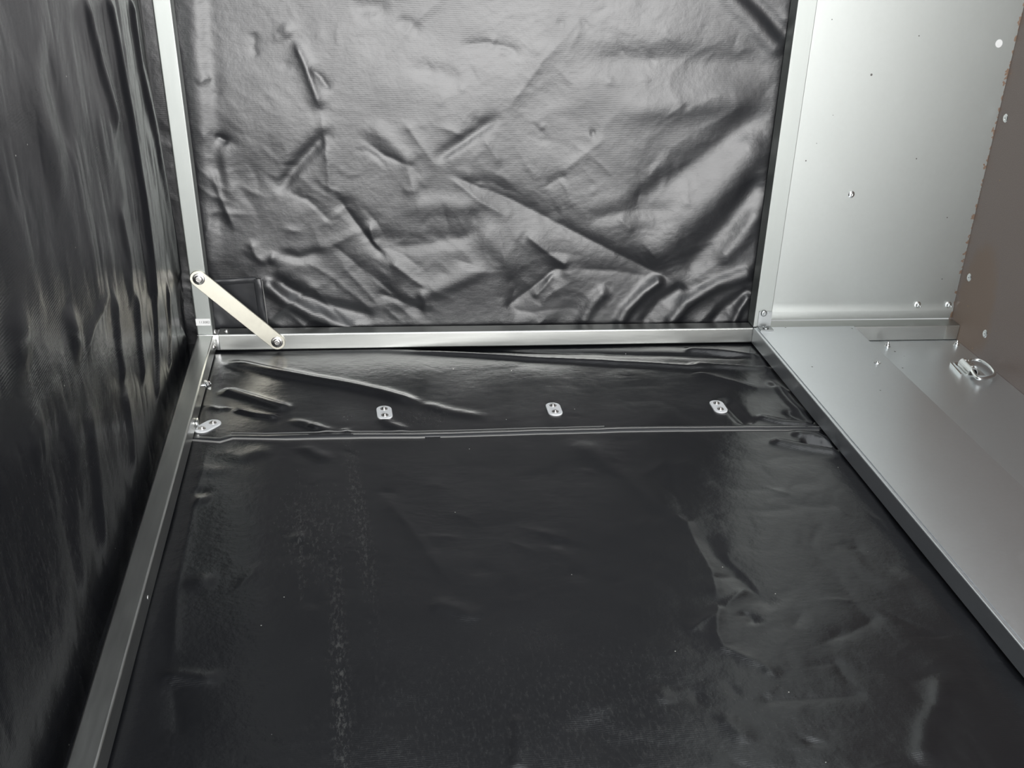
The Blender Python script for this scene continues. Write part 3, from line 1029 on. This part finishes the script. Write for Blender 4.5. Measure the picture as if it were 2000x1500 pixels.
# ------------------------------------------------------------------ right: post, rails and sheets
rp = empty('frame_post', ((XR + XQ) / 2, 0.02, 0.002))
tag(rp, 'galvanised square steel post between the back tarpaulin and the back steel sheet', 'metal post')
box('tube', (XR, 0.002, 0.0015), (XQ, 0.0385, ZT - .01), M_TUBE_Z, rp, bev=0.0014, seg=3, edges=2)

rr = empty('frame_rail', (XR + .016, -1.0, -W))
tag(rr, 'long square steel tube forming the lip of the ledge beside the bottom tarpaulin', 'metal rail')
box('tube', (XR, Y0, -W), (XR + W, -0.0015, 0.0), M_SHEET, rr, bev=0.002, seg=3, edges=1)
br2 = empty('frame_rail', (1.27, WT / 2, -W))
tag(br2, 'short square steel tube below the back steel sheet ending at the plywood', 'metal rail')
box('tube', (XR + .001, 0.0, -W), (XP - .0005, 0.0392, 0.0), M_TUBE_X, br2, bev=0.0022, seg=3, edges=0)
qx = un(1848, 640, 1, 0)[0]
box('end_sleeve', (qx, -0.0006, -W + .0012), (XP - .001, 0.001, -.0015), M_TUBE, br2, bev=0.0003, seg=1)

# ledge sheet with turned-down edge
xa = XR + 0.0065
bm = bmesh.new()
prof = [(xa, 0.0002), (xa, 0.0016), (XS - 0.002, 0.0016), (XS - 0.0006, 0.001), (XS, -0.0006), (XS, -W + .002),
        (XS - .0015, -W + .002), (XS - .0015, -0.001), (XS - .003, 0.0002)]
rows = [[bm.verts.new((x, y, z)) for x, z in prof] for y in (Y0, -0.0012)]
for k in range(len(prof)):
    k2 = (k + 1) % len(prof)
    bm.faces.new((rows[0][k], rows[0][k2], rows[1][k2], rows[1][k]))
bm.faces.new(rows[0]); bm.faces.new(rows[1][::-1])
ledge = from_bm('ledge_sheet', bm, M_SHEET, None, 25)
tag(ledge, 'wide raised galvanised steel sheet forming the ledge along the right side', 'steel sheet')
q = un(1713, 708, 2, .0016)
bm = bmesh.new()
lathe(bm, (q[0], q[1], .0016), (0, 0, 1), [(0, .0030), (.0022, .0028), (.0030, .0008), (.0070, .0012), (.0074, 0), (.0074, -.0003)], 22)
from_bm('rivet', bm, M_ZINC, ledge)

# lower sheet
low = box('lower_sheet', (XS - 0.03, Y0, -W - .0025), (XP - .0004, 0.0405, -W - .0006), M_SIDE, bev=.0003, seg=1)
tag(low, 'lower galvanised steel sheet between the ledge and the plywood carrying a lashing ring', 'steel sheet')
for (x, y) in ((1733, 677), (1868, 674)):
    q = un(x, y, 2, -W - .0006)
    bm = bmesh.new()
    lathe(bm, (q[0], q[1], -W - .0006), (0, 0, 1), [(.0062, -.0002), (.0064, .0012), (.0045, .0016), (.0044, .0058), (.0038, .0066), (.0026, .0066), (.0022, .0105), (.0016, .0115), (0, .0115)], 20)
    from_bm('bolt', bm, M_ZINC, low, 50)

# back sheet: flat, rolled forward along its foot
bm = bmesh.new()
pr = [(YP + .002, ZT - .02), (YP, ZT - .02)]
pr += [(YP, 0.055), (YP, 0.036)]
R_ = 0.030
for i in range(1, 9):
    a = i / 8 * 0.26
    pr.append((YP - R_ * 1.0 * (1 - math.cos(a)) * 2.6, 0.036 - R_ * math.sin(a) / math.sin(.26) * .62))
pr.append((pr[-1][0] + .0008, 0.0012))
pr.append((YP + .002, 0.0012))
rows = [[bm.verts.new((x, y, z)) for y, z in pr] for x in (XQ + .0038, XP - .0006)]
for k in range(len(pr)):
    k2 = (k + 1) % len(pr)
    bm.faces.new((rows[0][k], rows[0][k2], rows[1][k2], rows[1][k]))
bm.faces.new(rows[0]); bm.faces.new(rows[1][::-1])
bs = from_bm('back_sheet', bm, M_PANEL, None, 40)
tag(bs, 'tall pale galvanised steel sheet standing at the back right beside the plywood', 'steel sheet')


box('gap_shade_strip', (XQ - .02, YP + .004, .001), (XQ + .03, YP + .006, ZT - .02), M_DARK, bs)  # dark strip added to paint the shade in the gap beside the post


def back_sheet_rivet(x, y, kind):
    q = un(x, y, 1, YP)
    if kind == 'pop':
        pop_rivet('rivet', (q[0], YP, q[2]), (0, -1, 0), .0068, .0022, M_ZINC, bs)
    elif kind == 'pin':
        bm = bmesh.new()
        lathe(bm, (q[0], YP, q[2]), (0, -1, 0), [(.0072, -.0003), (.0072, .0010), (.0050, .0018), (.0046, .0060), (.0038, .0068), (.0026, .0072), (.0024, .0125), (.0014, .0150), (0, .0155)], 20)
        from_bm('rivet', bm, M_ZINC, bs, 50)
    else:  # white disc painting the daylight seen through a hole in the sheet
        bm = bmesh.new()
        lathe(bm, (q[0], YP, q[2]), (0, -1, 0), [(0, .0012), (.0068, .0010), (.0074, .0004), (.0076, -.0003)], 24)
        r_ = from_bm('daylight_disc', bm, M_LABEL, bs)
        r_['label'] = 'small white disc painted as daylight through a hole near the plywood'


back_sheet_rivet(1663, 380, 'pop')
back_sheet_rivet(1792, 595, 'pin')
back_sheet_rivet(1852, 595, 'pin')
back_sheet_rivet(1951, 85, 'daylight_disc')

# angle bracket in the corner of post and ledge
q0 = un(1484, 600, 1, 0.001)
q1 = un(1505, 632, 1, 0.001)
bx0, bx1 = q0[0], q1[0]
br3 = empty('angle_bracket', ((bx0 + bx1) / 2, -0.006, 0.0017))
tag(br3, 'small steel angle bracket screwed to the right post and the ledge', 'bracket')
bm = bmesh.new()
pr = [(0.0018, 0.0345), (0.0002, 0.0345), (0.0000, 0.0045), (-.001, .0036), (-0.022, .0036), (-0.022, .0018), (0.0018, .0018)]
rows = [[bm.verts.new((x, y, z)) for y, z in pr] for x in (bx0, bx1)]
for k in range(len(pr)):
    k2 = (k + 1) % len(pr)
    bm.faces.new((rows[0][k], rows[0][k2], rows[1][k2], rows[1][k]))
bm.faces.new(rows[0]); bm.faces.new(rows[1][::-1])
from_bm('angle', bm, M_BRKT, br3, 25)
q = un(1492, 612, 1, 0.0)
bolt_head('screw', (q[0], 0.0002, q[2]), (0, -1, 0), .0066, .0026, M_BRKT, br3, washer=False)
bolt_head('screw', ((bx0 + bx1) / 2, -0.011, .0036), (0, 0, 1), .0066, .0026, M_BRKT, br3, washer=False)

# lashing ring on the lower sheet
zs = -W - .0006
p_plate0, p_plate1 = un(1856, 713, 2, zs), un(1876, 736, 2, zs)
p_s0, p_s1 = un(1880, 706, 2, zs + .006), un(1902, 728, 2, zs + .006)
p_r = [un(x, y, 2, zs + .010) for x, y in ((1893, 706), (1911, 703), (1930, 713), (1942, 727), (1938, 735), (1915, 740), (1904, 733))]
lr = empty('lashing_ring', ((p_s0[0] + p_s1[0]) / 2, (p_s0[1] + p_s1[1]) / 2, zs))
tag(lr, 'shiny zinc plated lashing ring held by a saddle beside the plywood', 'lashing ring')
s0, s1 = Vector(p_s0), Vector(p_s1)
ax = (s1 - s0); ax.z = 0
L_ = ax.length
ax.normalize()
sd = Vector((-ax.y, ax.x, 0))
mid_ = (s0 + s1) / 2; mid_.z = zs
# base plate
bm = bmesh.new()
hw = 0.024
m4 = Matrix.Translation(mid_ + sd * 0.004 + Vector((0, 0, .0010))) @ Matrix((ax, sd, Vector((0, 0, 1)))).transposed().to_4x4() @ Matrix.Diagonal((L_ * 1.15, hw * 1.7, .0020, 1))
bmesh.ops.create_cube(bm, size=1, matrix=m4)
from_bm('base_plate', bm, M_ZINC, lr)
# saddle: an arched strap
bm = bmesh.new()
arc = []
N_ = 14
for i in range(N_ + 1):
    a = math.pi * i / N_
    arc.append((0.0105 * math.cos(a), 0.002 + 0.0125 * math.sin(a)))
outer = [(.0155, .002)] + arc + [(-.0155, .002)]
inner = [(-.0155, .0002), (-0.0085, .0002)] + [(0.0085 * math.cos(math.pi * (1 - i / N_)), 0.002 + 0.0100 * math.sin(math.pi * (1 - i / N_))) for i in range(1, N_)] + [(0.0085, .0002), (.0155, .0002)]
loop = outer + inner
rows = []
for e_ in (-.5, .5):
    rows.append([bm.verts.new(mid_ + ax * L_ * e_ * .9 + sd * a_ + Vector((0, 0, b_))) for a_, b_ in loop])
for k in range(len(loop)):
    k2 = (k + 1) % len(loop)
    bm.faces.new((rows[0][k], rows[0][k2], rows[1][k2], rows[1][k]))
no, ni = len(outer), len(inner)
for r_ in rows:
    for k in range(no - 1):
        j = len(loop) - 1 - k
        j2 = j - 1
        if j2 >= no:
            try:
                bm.faces.new((r_[k], r_[k + 1], r_[j2], r_[j]))
            except ValueError:
                pass
from_bm('saddle', bm, M_ZINC, lr, 40)
bm = bmesh.new()
pl = Vector(p_plate0), Vector(p_plate1)
d_ = (pl[1] - pl[0]).normalized(); n_ = Vector((-d_.y, d_.x, 0))
m4 = Matrix.Translation((pl[0] + pl[1]) / 2 + Vector((0, 0, .003))) @ Matrix((d_, n_, Vector((0, 0, 1)))).transposed().to_4x4() @ Matrix.Diagonal(((pl[1] - pl[0]).length, .0028, .006, 1))
bmesh.ops.create_cube(bm, size=1, matrix=m4)
from_bm('side_flange', bm, M_ZINC, lr)
# the D shaped ring
P = [Vector(p) for p in p_r]
pts = []
n = len(P)
for i in range(n):
    p0, p1, p2, p3 = P[i - 1], P[i], P[(i + 1) % n], P[(i + 2) % n]
    for k in range(6):
        t = k / 6
        pts.append(0.5 * ((2 * p1) + (p2 - p0) * t + (2 * p0 - 5 * p1 + 4 * p2 - p3) * t * t + (3 * p1 - p0 - 3 * p2 + p3) * t ** 3))
from_bm('ring', tube_path(bmesh.new(), pts, .0034, 12, True), M_ZINC, lr, 80)
for e_ in (-.28, .28):
    bm = bmesh.new()
    c_ = mid_ + ax * L_ * e_ - sd * .0 + Vector((0, 0, .0144))
    lathe(bm, c_, (0, 0, 1), [(0, .0012), (.0022, .0010), (.0030, 0), (.003, -.0008)], 16)
    from_bm('rivet', bm, M_STEEL, lr)

# screws in the plywood
for (x, y, lab_) in ((1964, 231, 'countersunk screw head in the plywood, highest of the three'),
                     (1893, 542, 'countersunk screw head in the plywood beside the back sheet at half height'),
                     (1924, 652, 'countersunk screw head in the plywood just above the lashing ring')):
    q = un(x, y, 0, XP)
    bm = bmesh.new()
    lathe(bm, (XP, q[1], q[2]), (-1, 0, 0), [(0, .0002), (.0022, .0004), (.0030, .0014), (.0072, .0012), (.0082, .0003), (.0082, -.0004)], 24)
    for a_ in (0.4, 0.4 + math.pi / 2):
        m4 = Matrix.Translation((XP - .0009, q[1], q[2])) @ Matrix.Rotation(a_, 4, 'X') @ Matrix.Diagonal((.0006, .0060, .0009, 1))
        bmesh.ops.create_cube(bm, size=1, matrix=m4)
    o = from_bm('screw', bm, M_ZINC)
    tag(o, lab_, 'screw', 'screws in the plywood board')
